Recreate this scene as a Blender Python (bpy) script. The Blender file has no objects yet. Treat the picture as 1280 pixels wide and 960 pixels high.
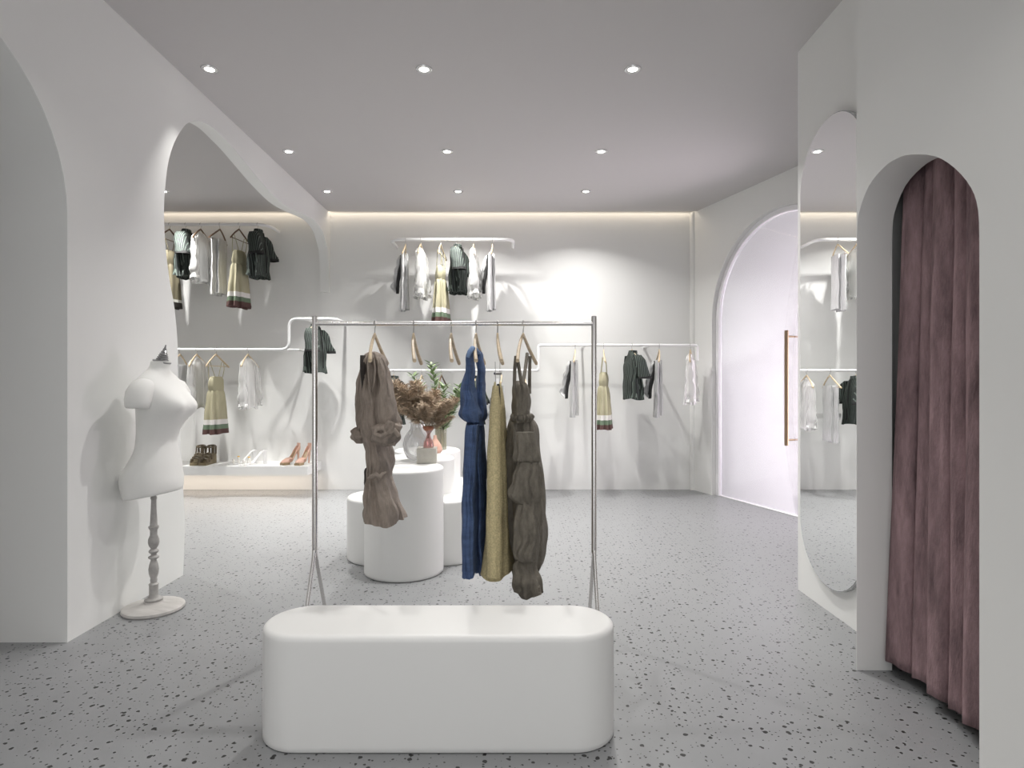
import bpy, bmesh, math, random
from mathutils import Vector, Matrix, noise
from mathutils.geometry import tessellate_polygon
S = bpy.context.scene
COL = S.collection
F, CX, CY, EYE = 760.0, 640.0, 480.0, 1.25
CEIL = 3.27
# ---------------------------------------------------------------- camera, world, light, exposure
cam_d = bpy.data.cameras.new('camera'); cam_d.sensor_width = 36; cam_d.lens = F / 1280 * 36
cam_d.clip_start = 0.05; cam_d.clip_end = 60
cam = bpy.data.objects.new('camera', cam_d); COL.objects.link(cam)
cam.location = (0, 0, EYE); cam.rotation_euler = (math.pi / 2, 0, 0)
S.camera = cam
w = bpy.data.worlds.new('world'); S.world = w; w.use_nodes = True
w.node_tree.nodes['Background'].inputs[0].default_value = (0.93, 0.96, 1.0, 1)
w.node_tree.nodes['Background'].inputs[1].default_value = 0.55
S.view_settings.view_transform = 'Standard'; S.view_settings.look = 'None'
S.view_settings.gamma = 1.0; S.view_settings.use_curve_mapping = False
S.view_settings.exposure = 0.0
SPOT_W, SPOT_SPREAD = 19.0, 112
COVE_W, SHELF_W, STREET_W, LOBBY_W, FRONT_W, REAR_W = 6.0, 5.0, 115.0, 1.0, 62.0, 2.0

def area_light(name, loc, rot, sx, sy, power, color=(1, 1, 1), shape='RECTANGLE', spread=180):
    d = bpy.data.lights.new(name, 'AREA'); d.shape = shape; d.size = sx; d.size_y = sy
    d.energy = power; d.color = color; d.spread = math.radians(spread)
    o = bpy.data.objects.new(name, d); COL.objects.link(o); o.location = loc; o.rotation_euler = rot
    return o
# daylight entering through the glass door (street side), lobby ceiling, two added fill panels behind the camera
area_light('street_daylight', (4.9, 5.5, 1.0), (0, math.radians(90), 0), 1.8, 2.2, STREET_W, (1, .87, .95))
area_light('lobby_light', (3.9, 5.6, 3.2), (0, 0, 0), 1.6, 1.6, LOBBY_W, (1, .985, 1.0))
area_light('front_fill', (-0.3, -3.4, 1.6), (math.radians(90), 0, 0), 4.0, 2.6, FRONT_W, (.97, .98, 1))  # unseen panel added as frontal fill, no window stands here
area_light('rear_fill', (-0.3, -1.2, 3.2), (0, 0, 0), 3.6, 3.4, REAR_W, (1, .985, .97))  # unseen soft panel added overhead as fill, no fitting here
area_light('cove_light_strip', (-1.2, 7.155, 3.30), (math.radians(-20), 0, 0), 6.6, 0.04, COVE_W, (1, .86, .68))
area_light('shelf_light_strip', (-3.4, 6.98, 0.235), (0, 0, 0), 2.2, 0.10, SHELF_W, (1, .86, .72))

# ---------------------------------------------------------------- materials
def mat(name, color=(.8, .8, .8), rough=.6, metal=0, spec=.5, noise_amp=0.0, nscale=8, bump=0, bscale=60, sheen=0, stretch=None):
    m = bpy.data.materials.new(name); m.use_nodes = True
    nt = m.node_tree; b = nt.nodes['Principled BSDF']
    b.inputs['Base Color'].default_value = (*color, 1); b.inputs['Roughness'].default_value = rough
    b.inputs['Metallic'].default_value = metal; b.inputs['Specular IOR Level'].default_value = spec
    if sheen: b.inputs['Sheen Weight'].default_value = sheen
    tc = nt.nodes.new('ShaderNodeTexCoord'); mp = nt.nodes.new('ShaderNodeMapping')
    nt.links.new(tc.outputs['Object'], mp.inputs['Vector'])
    if stretch: mp.inputs['Scale'].default_value = stretch
    if noise_amp:
        n = nt.nodes.new('ShaderNodeTexNoise'); n.inputs['Scale'].default_value = nscale; n.inputs['Detail'].default_value = 6
        n.inputs['Roughness'].default_value = .65
        r = nt.nodes.new('ShaderNodeMapRange'); r.inputs['From Min'].default_value = .25; r.inputs['From Max'].default_value = .75
        r.inputs['To Min'].default_value = 1 - noise_amp; r.inputs['To Max'].default_value = 1 + noise_amp
        mx = nt.nodes.new('ShaderNodeVectorMath'); mx.operation = 'SCALE'; mx.inputs[0].default_value = color
        nt.links.new(mp.outputs[0], n.inputs['Vector']); nt.links.new(n.outputs['Fac'], r.inputs['Value'])
        nt.links.new(r.outputs[0], mx.inputs['Scale']); nt.links.new(mx.outputs[0], b.inputs['Base Color'])
    if bump:
        n2 = nt.nodes.new('ShaderNodeTexNoise'); n2.inputs['Scale'].default_value = bscale; n2.inputs['Detail'].default_value = 4
        bp = nt.nodes.new('ShaderNodeBump'); bp.inputs['Strength'].default_value = bump; bp.inputs['Distance'].default_value = .01
        nt.links.new(mp.outputs[0], n2.inputs['Vector']); nt.links.new(n2.outputs['Fac'], bp.inputs['Height'])
        nt.links.new(bp.outputs[0], b.inputs['Normal'])
    return m

def glass_mat(name, color, alpha, rough=.05):
    m = bpy.data.materials.new(name); m.use_nodes = True; nt = m.node_tree
    out = nt.nodes['Material Output']; nt.nodes.remove(nt.nodes['Principled BSDF'])
    t = nt.nodes.new('ShaderNodeBsdfTransparent'); t.inputs[0].default_value = (*color, 1)
    g = nt.nodes.new('ShaderNodeBsdfGlossy'); g.inputs['Roughness'].default_value = rough
    d = nt.nodes.new('ShaderNodeBsdfDiffuse'); d.inputs[0].default_value = (*color, 1)
    a = nt.nodes.new('ShaderNodeMixShader'); a.inputs[0].default_value = .6
    nt.links.new(g.outputs[0], a.inputs[1]); nt.links.new(d.outputs[0], a.inputs[2])
    fr = nt.nodes.new('ShaderNodeFresnel'); fr.inputs[0].default_value = 1.35
    ad = nt.nodes.new('ShaderNodeMath'); ad.operation = 'ADD'; ad.inputs[1].default_value = alpha; ad.use_clamp = True
    nt.links.new(fr.outputs[0], ad.inputs[0])
    x = nt.nodes.new('ShaderNodeMixShader'); nt.links.new(ad.outputs[0], x.inputs[0])
    nt.links.new(t.outputs[0], x.inputs[1]); nt.links.new(a.outputs[0], x.inputs[2]); nt.links.new(x.outputs[0], out.inputs[0])
    return m

def emit(name, color, s):
    m = bpy.data.materials.new(name); m.use_nodes = True; b = m.node_tree.nodes['Principled BSDF']
    b.inputs['Emission Color'].default_value = (*color, 1); b.inputs['Emission Strength'].default_value = s
    return m

def terrazzo():
    m = bpy.data.materials.new('terrazzo'); m.use_nodes = True; nt = m.node_tree; N = nt.nodes; L = nt.links
    b = N['Principled BSDF']; b.inputs['Roughness'].default_value = .33; b.inputs['Specular IOR Level'].default_value = .45
    tc = N.new('ShaderNodeTexCoord'); nz = N.new('ShaderNodeTexNoise'); nz.inputs['Scale'].default_value = 55; nz.inputs['Detail'].default_value = 2
    L.new(tc.outputs['Object'], nz.inputs['Vector'])
    sc = N.new('ShaderNodeVectorMath'); sc.operation = 'SCALE'; sc.inputs['Scale'].default_value = .012
    L.new(nz.outputs['Color'], sc.inputs[0])
    ad = N.new('ShaderNodeVectorMath'); ad.operation = 'ADD'; L.new(tc.outputs['Object'], ad.inputs[0]); L.new(sc.outputs[0], ad.inputs[1])
    prev = None
    for scale, rmax, keep in ((24, .21, .52), (46, .20, .52), (15, .11, .80)):
        v = N.new('ShaderNodeTexVoronoi'); v.voronoi_dimensions = '2D'; v.inputs['Scale'].default_value = scale
        v.inputs['Randomness'].default_value = 1.0; L.new(ad.outputs[0], v.inputs['Vector'])
        sp = N.new('ShaderNodeSeparateColor'); L.new(v.outputs['Color'], sp.inputs[0])
        mr = N.new('ShaderNodeMapRange'); mr.inputs['From Min'].default_value = keep; mr.inputs['From Max'].default_value = 1
        mr.inputs['To Min'].default_value = 0; mr.inputs['To Max'].default_value = rmax; L.new(sp.outputs[0], mr.inputs['Value'])
        lt = N.new('ShaderNodeMath'); lt.operation = 'LESS_THAN'; L.new(v.outputs['Distance'], lt.inputs[0]); L.new(mr.outputs[0], lt.inputs[1])
        if prev is None: prev = lt
        else:
            mx = N.new('ShaderNodeMath'); mx.operation = 'MAXIMUM'; L.new(prev.outputs[0], mx.inputs[0]); L.new(lt.outputs[0], mx.inputs[1]); prev = mx
    cr = N.new('ShaderNodeMix'); cr.data_type = 'RGBA'; L.new(prev.outputs[0], cr.inputs['Factor'])
    cr.inputs['A'].default_value = (.268, .273, .279, 1); cr.inputs['B'].default_value = (.02, .02, .02, 1)
    L.new(cr.outputs['Result'], b.inputs['Base Color'])
    return m

def striped(name, base, line, per_m, width=.25, axis='X'):
    m = mat(name, base, .8); nt = m.node_tree; N = nt.nodes; L = nt.links
    tc = N.new('ShaderNodeTexCoord'); sp = N.new('ShaderNodeSeparateXYZ'); L.new(tc.outputs['Object'], sp.inputs[0])
    mu = N.new('ShaderNodeMath'); mu.operation = 'MULTIPLY'; mu.inputs[1].default_value = per_m; L.new(sp.outputs[axis], mu.inputs[0])
    fr = N.new('ShaderNodeMath'); fr.operation = 'FRACT'; L.new(mu.outputs[0], fr.inputs[0])
    lt = N.new('ShaderNodeMath'); lt.operation = 'LESS_THAN'; lt.inputs[1].default_value = width; L.new(fr.outputs[0], lt.inputs[0])
    cr = N.new('ShaderNodeMix'); cr.data_type = 'RGBA'; L.new(lt.outputs[0], cr.inputs['Factor'])
    cr.inputs['A'].default_value = (*base, 1); cr.inputs['B'].default_value = (*line, 1)
    L.new(cr.outputs['Result'], N['Principled BSDF'].inputs['Base Color'])
    return m

def banded(name, stops):   # colours by local height (dyed bands of the hem)
    m = mat(name, (.5, .5, .4), .8); nt = m.node_tree; N = nt.nodes; L = nt.links
    tc = N.new('ShaderNodeTexCoord'); sp = N.new('ShaderNodeSeparateXYZ'); L.new(tc.outputs['Object'], sp.inputs[0])
    mr = N.new('ShaderNodeMapRange'); mr.inputs['From Min'].default_value = -1.0; mr.inputs['From Max'].default_value = 0; L.new(sp.outputs['Z'], mr.inputs['Value'])
    r = N.new('ShaderNodeValToRGB'); r.color_ramp.interpolation = 'CONSTANT'
    e = r.color_ramp.elements
    e[0].position = 0; e[0].color = (*stops[0][1], 1); e[1].position = stops[1][0]; e[1].color = (*stops[1][1], 1)
    for p, c in stops[2:]:
        x = e.new(p); x.color = (*c, 1)
    L.new(mr.outputs[0], r.inputs[0]); L.new(r.outputs[0], N['Principled BSDF'].inputs['Base Color'])
    return m

M = {}
M['wall'] = mat('wall_plaster', (.80, .80, .785), .75, bump=.03, bscale=12)
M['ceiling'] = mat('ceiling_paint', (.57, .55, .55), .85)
M['floor'] = terrazzo()
M['white'] = mat('white_lacquer', (.80, .80, .785), .42, bump=.01, bscale=5)
M['bench'] = mat('bench_white', (.78, .775, .76), .42)
M['rail'] = mat('white_metal', (.86, .86, .86), .28)
M['steel'] = mat('brushed_steel', (.74, .72, .70), .27, 1)
M['hook'] = mat('hook_steel', (.45, .44, .43), .28, 1)
M['wood'] = mat('light_wood', (.58, .46, .31), .45, noise_amp=.2, nscale=14, stretch=(1, 1, 6))
M['dwood'] = mat('walnut_wood', (.14, .085, .05), .4, noise_amp=.2, nscale=14)
M['mannequin'] = mat('mannequin_fabric', (.82, .815, .79), .62, bump=.03, bscale=90)
M['greywood'] = mat('grey_washed_wood', (.40, .385, .37), .5, noise_amp=.3, nscale=18, bump=.1, bscale=50)
M['base'] = mat('whitewashed_wood', (.50, .48, .46), .4, noise_amp=.18, nscale=9, stretch=(1, 4, 1))
M['capm'] = mat('pewter', (.35, .35, .35), .3, .9)
M['curtain'] = mat('mauve_velvet', (.28, .19, .20), .9, noise_amp=.6, nscale=12, bump=.7, bscale=130, spec=.15, stretch=(1.3, 1.3, .32))
M['linen'] = mat('brown_linen', (.30, .25, .21), .9, noise_amp=.25, nscale=60, bump=.5, bscale=160, stretch=(1, 1, .35))
M['linen_dark'] = mat('dark_linen_and_shade', (.035, .028, .024), .9)
M['denim'] = mat('blue_denim', (.07, .115, .235), .85, noise_amp=.4, nscale=14, bump=.35, bscale=180, stretch=(.5, .5, 1.8))
M['denim_light'] = mat('light_denim', (.18, .27, .45), .85, noise_amp=.3, nscale=40)
M['ochre'] = mat('ochre_wool', (.60, .51, .29), .9, noise_amp=.35, nscale=130, bump=.5, bscale=170)
M['taupe'] = mat('taupe_cotton', (.165, .148, .12), .88, noise_amp=.35, nscale=40, bump=.6, bscale=130, stretch=(1, 1, .5))
M['shirt'] = striped('green_pinstripe', (.010, .015, .013), (.12, .15, .13), 52, .22)
M['sleeve'] = striped('green_pinstripe_sleeve', (.010, .015, .013), (.12, .15, .13), 52, .22, 'Y')
M['cuff'] = mat('black_cuff', (.01, .01, .01), .8)
M['olive'] = banded('olive_dyed_cotton', [(0, (.10, .05, .045)), (.12, (.15, .21, .14)), (.17, (.75, .73, .70)), (.225, (.44, .41, .28))])
M['olive_dark'] = banded('dark_olive_dyed_cotton', [(0, (.03, .025, .02)), (.12, (.6, .6, .55)), (.15, (.16, .14, .09))])
M['grey_cloth'] = mat('light_grey_crepe', (.56, .56, .56), .8, noise_amp=.12, nscale=20, stretch=(3, 3, .6))
M['dark_edge'] = mat('charcoal_cloth', (.03, .03, .03), .8)  # even charcoal tone for the thin dark strips on trousers and skirt
M['sheer'] = glass_mat('sheer_voile', (.95, .95, .94), .36, .6)
M['sheer'].node_tree.nodes['Mix Shader'].inputs[0].default_value = 1.0
M['glass'] = glass_mat('clear_glass', (.97, .98, .985), .02)
M['milk'] = glass_mat('milky_glass', (.96, .96, .96), .30, .12)
M['pink'] = glass_mat('pink_glass', (.93, .78, .76), .10, .05)
M['ribbed'] = glass_mat('olive_tinted_glass', (.80, .79, .66), .30, .1)
M['amber'] = mat('copper_rim', (.30, .12, .07), .35, .4)
M['peach'] = mat('peach_ceramic', (.62, .38, .30), .5)
M['stone'] = mat('beige_stone', (.52, .50, .45), .7, noise_amp=.08, nscale=40)
M['pampas'] = mat('dried_pampas', (.47, .37, .275), .95, noise_amp=.3, nscale=25)
M['stem'] = mat('dry_stem', (.30, .24, .13), .8)
M['leaf'] = mat('olive_leaf', (.20, .28, .13), .5, noise_amp=.35, nscale=30)
M['twig'] = mat('green_twig', (.16, .13, .07), .8)
M['brass'] = mat('aged_brass', (.36, .26, .17), .35, .75)
M['frame'] = mat('white_door_frame', (.86, .85, .87), .35)
M['lobby'] = mat('lobby_white', (.66, .67, .665), .7)
M['mirror'] = mat('silvered_glass', (.93, .94, .94), .0, 1)
M['mirror_edge'] = mat('mirror_edge', (.55, .56, .56), .2, .6)
M['bulb'] = emit('lamp_glow', (1, .98, .95), 6.0)
M['chrome'] = mat('lamp_rim', (.75, .75, .75), .25, .6)
M['brown_leather'] = mat('olive_leather', (.13, .10, .06), .4)
M['cork'] = mat('bronze_sole', (.20, .16, .09), .5)
M['white_leather'] = mat('white_leather', (.80, .80, .80), .35)
M['yellow'] = mat('yellow_ornament', (.65, .42, .08), .4)
M['nude_leather'] = mat('blush_leather', (.66, .42, .33), .3)
M['gold'] = mat('tan_sole', (.38, .28, .16), .4)
M['mesh'] = mat('clear_strap', (.78, .76, .72), .2)

# ---------------------------------------------------------------- mesh helpers
def link(name, bm, m, parent=None, smooth=True, ang=35, **props):
    bmesh.ops.recalc_face_normals(bm, faces=bm.faces)
    me = bpy.data.meshes.new(name); bm.to_mesh(me); bm.free()
    for mm in (m if isinstance(m, (list, tuple)) else [m]): me.materials.append(mm)
    if smooth:
        me.polygons.foreach_set('use_smooth', [True] * len(me.polygons)); me.set_sharp_from_angle(angle=math.radians(ang))
    o = bpy.data.objects.new(name, me); COL.objects.link(o)
    if parent: o.parent = parent
    for k, v in props.items(): o[k] = v
    return o
def tag(o, label, cat, group=None):
    o['label'] = label; o['category'] = cat
    if group: o['group'] = group
    return o
def thing(name, label, cat, loc=(0, 0, 0), rz=0, group=None):
    o = bpy.data.objects.new(name, None); COL.objects.link(o); o.empty_display_size = .05
    o.location = loc; o.rotation_euler = (0, 0, rz)
    return tag(o, label, cat, group)
def copy_tree(o, loc, rz, label, group=None):
    def rec(src, par):
        c = src.copy(); COL.objects.link(c); c.parent = par
        for ch in list(src.children): rec(ch, c)
        return c
    c = rec(o, None); c.location = loc; c.rotation_euler = (0, 0, rz); c['label'] = label
    if group: c['group'] = group
    return c
def box(bm, lo, hi):
    x0, y0, z0 = lo; x1, y1, z1 = hi
    v = [bm.verts.new(p) for p in ((x0, y0, z0), (x1, y0, z0), (x1, y1, z0), (x0, y1, z0), (x0, y0, z1), (x1, y0, z1), (x1, y1, z1), (x0, y1, z1))]
    for f in ((3, 2, 1, 0), (4, 5, 6, 7), (0, 1, 5, 4), (1, 2, 6, 5), (2, 3, 7, 6), (3, 0, 4, 7)): bm.faces.new([v[i] for i in f])
    return bm
def bx(lo, hi): return box(bmesh.new(), lo, hi)
def poly_prism(bm, pts, to3, d):
    """pts: 2D outline; to3(p)->Vector; d: extrusion vector"""
    d = Vector(d)
    a = [bm.verts.new(to3(p)) for p in pts]; b = [bm.verts.new(Vector(to3(p)) + d) for p in pts]
    n = len(pts)
    for i in range(n): bm.faces.new((a[i], b[i], b[(i + 1) % n], a[(i + 1) % n]))
    for t in tessellate_polygon([[v.co.copy() for v in a]]):
        bm.faces.new([a[i] for i in t]); bm.faces.new([b[i] for i in t[::-1]])
    return bm
def rings_mesh(bm, rings, cap0=True, cap1=True, closed=False):
    V = [[bm.verts.new(p) for p in r] for r in rings]
    n = len(V[0]); m = len(V)
    for i in range(m if closed else m - 1):
        A, B = V[i], V[(i + 1) % m]
        for j in range(n): bm.faces.new((A[j], A[(j + 1) % n], B[(j + 1) % n], B[j]))
    if not closed:
        if cap0: bm.faces.new(V[0])
        if cap1: bm.faces.new(V[-1][::-1])
    return bm
def lathe(bm, prof, n=32, c=(0, 0, 0)):
    return rings_mesh(bm, [[Vector((c[0] + r * math.cos(2 * math.pi * k / n), c[1] + r * math.sin(2 * math.pi * k / n), c[2] + z)) for k in range(n)] for r, z in prof])
def tube(bm, pts, r, n=10, closed=False):
    pts = [Vector(p) for p in pts]; m = len(pts)
    rad = r if isinstance(r, (list, tuple)) else [r] * m
    rings = []; up = None
    for i, p in enumerate(pts):
        t = (pts[(i + 1) % m] - pts[i - 1]) if closed else (pts[min(i + 1, m - 1)] - pts[max(i - 1, 0)])
        t.normalize()
        if up is None: up = Vector((0, 0, 1)) if abs(t.z) < .9 else Vector((1, 0, 0))
        a = t.cross(up)
        if a.length < 1e-5: a = t.cross(Vector((0, 1, 0)))
        a.normalize(); b = a.cross(t).normalized(); up = b
        rings.append([p + (a * math.cos(2 * math.pi * k / n) + b * math.sin(2 * math.pi * k / n)) * rad[i] for k in range(n)])
    return rings_mesh(bm, rings, closed=closed)
def rounded_path(pts, r=.08, k=6):
    pts = [Vector(p) for p in pts]; out = [pts[0]]
    for i in range(1, len(pts) - 1):
        a = (pts[i - 1] - pts[i]); b = (pts[i + 1] - pts[i]); rr = min(r, a.length * .48, b.length * .48)
        a.normalize(); b.normalize(); p0 = pts[i] + a * rr; p1 = pts[i] + b * rr
        for j in range(k + 1):
            t = j / k; out.append(p0 * (1 - t) ** 2 + pts[i] * 2 * t * (1 - t) + p1 * t * t)
    out.append(pts[-1]); return out
def catmull(rows, sub):
    out = []; n = len(rows)
    for i in range(n - 1):
        p0, p1, p2, p3 = rows[max(i - 1, 0)], rows[i], rows[i + 1], rows[min(i + 2, n - 1)]
        for s in range(sub):
            t = s / sub
            out.append(tuple(.5 * ((2 * b) + (-a + c) * t + (2 * a - 5 * b + 4 * c - d) * t * t + (-a + 3 * b - 3 * c + d) * t ** 3) for a, b, c, d in zip(p0, p1, p2, p3)))
    out.append(tuple(rows[-1])); return out
def loft(bm, rows, n=64, sub=4, folds=(), crumple=0, cfreq=9, seed=0, power=1.0, hem=0.0, twist=0, crease=0.0):
    """rows (cx,cy,cz,hx,hy[,slant]): stacked soft rings; folds: list of (count, amp_top, amp_bottom, phase)"""
    rows = [tuple(r) + (0,) * (6 - len(r)) for r in rows]
    R = catmull(rows, sub); m = len(R); rings = []
    for i, (cx, cy, cz, hx, hy, sl) in enumerate(R):
        f = i / (m - 1); ring = []
        for k in range(n):
            th = 2 * math.pi * k / n; c, s = math.cos(th), math.sin(th)
            c2 = math.copysign(abs(c) ** power, c); s2 = math.copysign(abs(s) ** power, s)
            g = 1.0
            for cnt, a0, a1, ph in folds:
                g += (a0 * (1 - f) + a1 * f) * math.sin(cnt * th + ph + twist * f * 3)
            if crease:
                nn = noise.noise(Vector((c * 4.5 + seed * 5, s * 4.5, cz * 3.2))) ; n2 = noise.noise(Vector((c * 10 + seed * 9, s * 10, cz * 9)))
                g += crease * (1 - 2.2 * abs(nn)) + crease * .55 * n2
            p = Vector((cx + hx * c2 * g, cy + hy * s2 * g, cz + sl * c2 * hx))
            if crumple:
                q = p * cfreq + Vector((seed * 7.3, seed * 3.1, seed))
                w_ = min(1, f * 6)
                p += Vector((noise.noise(q), noise.noise(q + Vector((31, 0, 0))), .4 * noise.noise(q + Vector((0, 47, 0))))) * crumple * w_
            if hem and i == m - 1: p.z += hem * math.sin(3 * th + seed)
            ring.append(p)
        rings.append(ring)
    # turn the hem inward so that the open bottom shows an inner side
    last = rings[-1]; c = sum(last, Vector()) / n
    rings.append([c + (p - c) * .93 + Vector((0, 0, .0)) for p in last])
    rings.append([c + (p - c) * .85 + Vector((0, 0, .03)) for p in last])
    return rings_mesh(bm, rings)
def PX(px, py, y): return Vector(((px - CX) / F * y, y, EYE - (py - CY) / F * y))
def struct(o): o['kind'] = 'structure'; return o

# ---------------------------------------------------------------- shell
XL = -2.15; YB = 7.197
b = bmesh.new(); box(b, (-5.2, -3.6, -.1), (6.2, YB + .1, 0)); struct(link('floor', b, M['floor'], smooth=False))
b = bmesh.new(); box(b, (-5.2, -3.6, CEIL), (2.13 + .0, YB - .09, CEIL + .1)); box(b, (2.13, -3.6, CEIL), (6.2, YB - .09, CEIL + .1))
struct(link('ceiling', b, M['ceiling'], smooth=False))
b = bmesh.new(); box(b, (-5.2, YB - .2, CEIL + .12), (6.2, YB + .1, CEIL + .2)); struct(link('trim_1', b, M['wall'], smooth=False))
b = bmesh.new(); box(b, (-5.2, YB, 0), (2.13, YB + .1, CEIL + .12)); struct(link('wall_back', b, M['wall'], smooth=False))
# left wall with the near arch and the free-form opening
def onleft(px, py):
    Y = -XL * F / (CX - px); return (Y, EYE - (py - CY) / F * Y)
left_edge = [(231, 660), (229, 610), (226, 560), (222.5, 480), (222, 430), (218, 385), (212, 350), (207, 310), (205, 270), (206, 240), (210, 205), (218, 178), (230, 158), (238, 152.5), (245, 151), (256, 153.5), (268, 161), (281, 174), (295, 189), (321, 221), (336, 238), (349, 251), (360, 259), (372, 265), (383, 270), (392, 275), (399, 283), (404, 292), (408, 306)]
out = [(3.975, 0.0)] + [onleft(*p) for p in left_edge] + [(7.10, 2.80), (7.13, 2.6), (7.15, 2.33), (YB, 2.33), (YB, CEIL), (-3.5, CEIL), (-3.5, 0), (1.46, 0), (1.46, 2.06)]
for k in range(1, 24):
    a = math.pi - math.pi * k / 24; out.append((2.20 + .74 * math.cos(a), 2.06 + .74 * math.sin(a)))
out += [(2.94, 2.06), (2.94, 0)]
# smooth the free-form outline
def smooth_pts(p, i0, i1, sub=4):
    seg = catmull([tuple(q) for q in p[i0:i1]], sub); return p[:i0] + seg + p[i1:]
nfree = len(left_edge)
out = smooth_pts(out, 0, nfree + 3)
b = bmesh.new(); poly_prism(b, out, lambda p: Vector((XL, p[0], p[1])), (-.105, 0, 0))
struct(link('wall_left', b, M['wall'], ang=40))
# deep niche behind the near arch
b = bmesh.new()
arch = [(2.94, 0), (2.94, 2.06)] + [(2.20 + .74 * math.cos(math.pi * k / 24), 2.06 + .74 * math.sin(math.pi * k / 24)) for k in range(1, 24)] + [(1.46, 2.06), (1.46, 0), (1.2, 0), (1.2, 3.0), (3.0, 3.0), (3.0, 0)]
poly_prism(b, arch, lambda p: Vector((XL - .105, p[0], p[1])), (-.895, 0, 0)); box(b, (XL - 1.1, 1.2, 0), (XL - 1.0, 3.0, 3.0))
struct(link('wall_niche', b, M['wall'], ang=40))
b = bmesh.new(); box(b, (-5.2, 2.9, 0), (-5.1, YB, CEIL + .1)); box(b, (-5.1, 3.0, 0), (XL - .107, 3.08, CEIL)) ; struct(link('wall_alcove', b, M['wall'], smooth=False))
# oblique wall with the door arch
D0 = Vector((2.13, 7.197, 0)); dv = Vector((.51, -1.55, 0)).normalized(); nrm = Vector((-dv.y, dv.x, 0))  # nrm points outward (+X)
def OW(s, z, t=0): return D0 + dv * s + nrm * t + Vector((0, 0, z))
s0 = 0.38
pts = [(0, 0), (s0, 0), (s0, 1.96)] + [(s0 + 1 - math.cos(math.pi * k / 40), 1.96 + math.sin(math.pi * k / 40)) for k in range(1, 40)] + [(s0 + 2, 1.96), (s0 + 2, 0), (3.72, 0), (3.72, CEIL), (0, CEIL + .1)]
b = bmesh.new(); poly_prism(b, pts, lambda p: OW(p[0], p[1]), nrm * .16); struct(link('wall_right', b, M['wall'], ang=40))
b = bmesh.new()
tube(b, [OW(.02, .001, -.0), OW(.02, CEIL, 0)], .035, 16); struct(link('trim_2', b, M['wall']))
# arch lining frame
def archpts(r, inset=0): return [(s0 + inset, 0), (s0 + inset, 1.96)] + [(s0 + 1 - r * math.cos(math.pi * k / 40), 1.96 + r * math.sin(math.pi * k / 40)) for k in range(1, 40)] + [(s0 + 2 - inset, 1.96), (s0 + 2 - inset, 0)]
fr = thing('glass_door', 'arched frameless glass door with white lining set in the angled wall', 'door', OW(s0 + 1, 0), 0)
fr.name = 'door_1'; del fr['label']; del fr['category']; fr['kind'] = 'structure'
inv = Matrix.Translation(-OW(s0 + 1, 0))
A, B_ = archpts(.998, .002), archpts(.95, .05)
b = bmesh.new(); rings = []
for p, q in zip(A, B_):
    rings.append([OW(p[0], p[1], .05), OW(q[0], q[1], .05), OW(q[0], q[1], .155), OW(p[0], p[1], .155)])
rings_mesh(b, rings); b.transform(inv); link('door_frame', b, M['frame'], fr)
G = archpts(.945, .055)
b = bmesh.new(); G[0] = (G[0][0], .012); G[-1] = (G[-1][0], .012)
poly_prism(b, G, lambda p: OW(p[0], p[1], .075), nrm * .012); b.transform(inv); link('door_glass', b, M['glass'], fr, smooth=False)
b = bmesh.new(); poly_prism(b, [(s0, 0.0005), (s0 + 2, 0.0005), (s0 + 2, .006), (s0, .006)], lambda p: OW(p[0], p[1], .055), nrm * .05)
b.transform(inv); link('threshold', b, M['frame'], fr, smooth=False)
hs = s0 + 1.14
for sgn, t0 in ((-1, .075), (1, .087)):
    b = bmesh.new(); tt = t0 + sgn * .085
    tube(b, [OW(hs, .668, tt), OW(hs, 1.757, tt)], .019, 16); b.transform(inv)
    h = link('door_handle', b, M['brass'], fr)
    for zz in (.72, 1.70):
        b = bmesh.new(); tube(b, [OW(hs, zz, t0), OW(hs, zz, tt)], .009, 10); b.transform(inv); link('standoff', b, M['brass'], h)
# lobby outside the door
b = bmesh.new(); box(b, (2.47, 6.80, 0), (6.2, 6.9, CEIL)); struct(link('wall_lobby', b, M['lobby'], smooth=False))
b = bmesh.new(); box(b, (6.1, 3.0, 0), (6.2, 6.8, CEIL)); struct(link('wall_street', b, M['lobby'], smooth=False))
b = bmesh.new(); box(b, (1.95, 3.55, 0), (6.1, 3.70, CEIL)); struct(link('wall_lobby_near', b, M['lobby'], smooth=False))
# mirror wall and fitting room
XM = 1.74
b = bmesh.new(); box(b, (XM, 2.9, 0), (XM + .21, 3.70, CEIL)); struct(link('wall_mirror', b, M['wall'], smooth=False))
XF = 1.505
b = bmesh.new()
ap = [(2.654, 0)] + catmull([(2.654, 1.80), (2.652, 1.90), (2.638, 1.99), (2.565, 2.085), (2.46, 2.127), (2.38, 2.132), (2.30, 2.118), (2.166, 2.062), (2.068, 1.985), (1.993, 1.893), (1.963, 1.81), (1.958, 1.70)], 3) + [(1.958, 0)]
po = ap + [(-3.5, 0), (-3.5, CEIL), (2.654, CEIL)]
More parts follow.
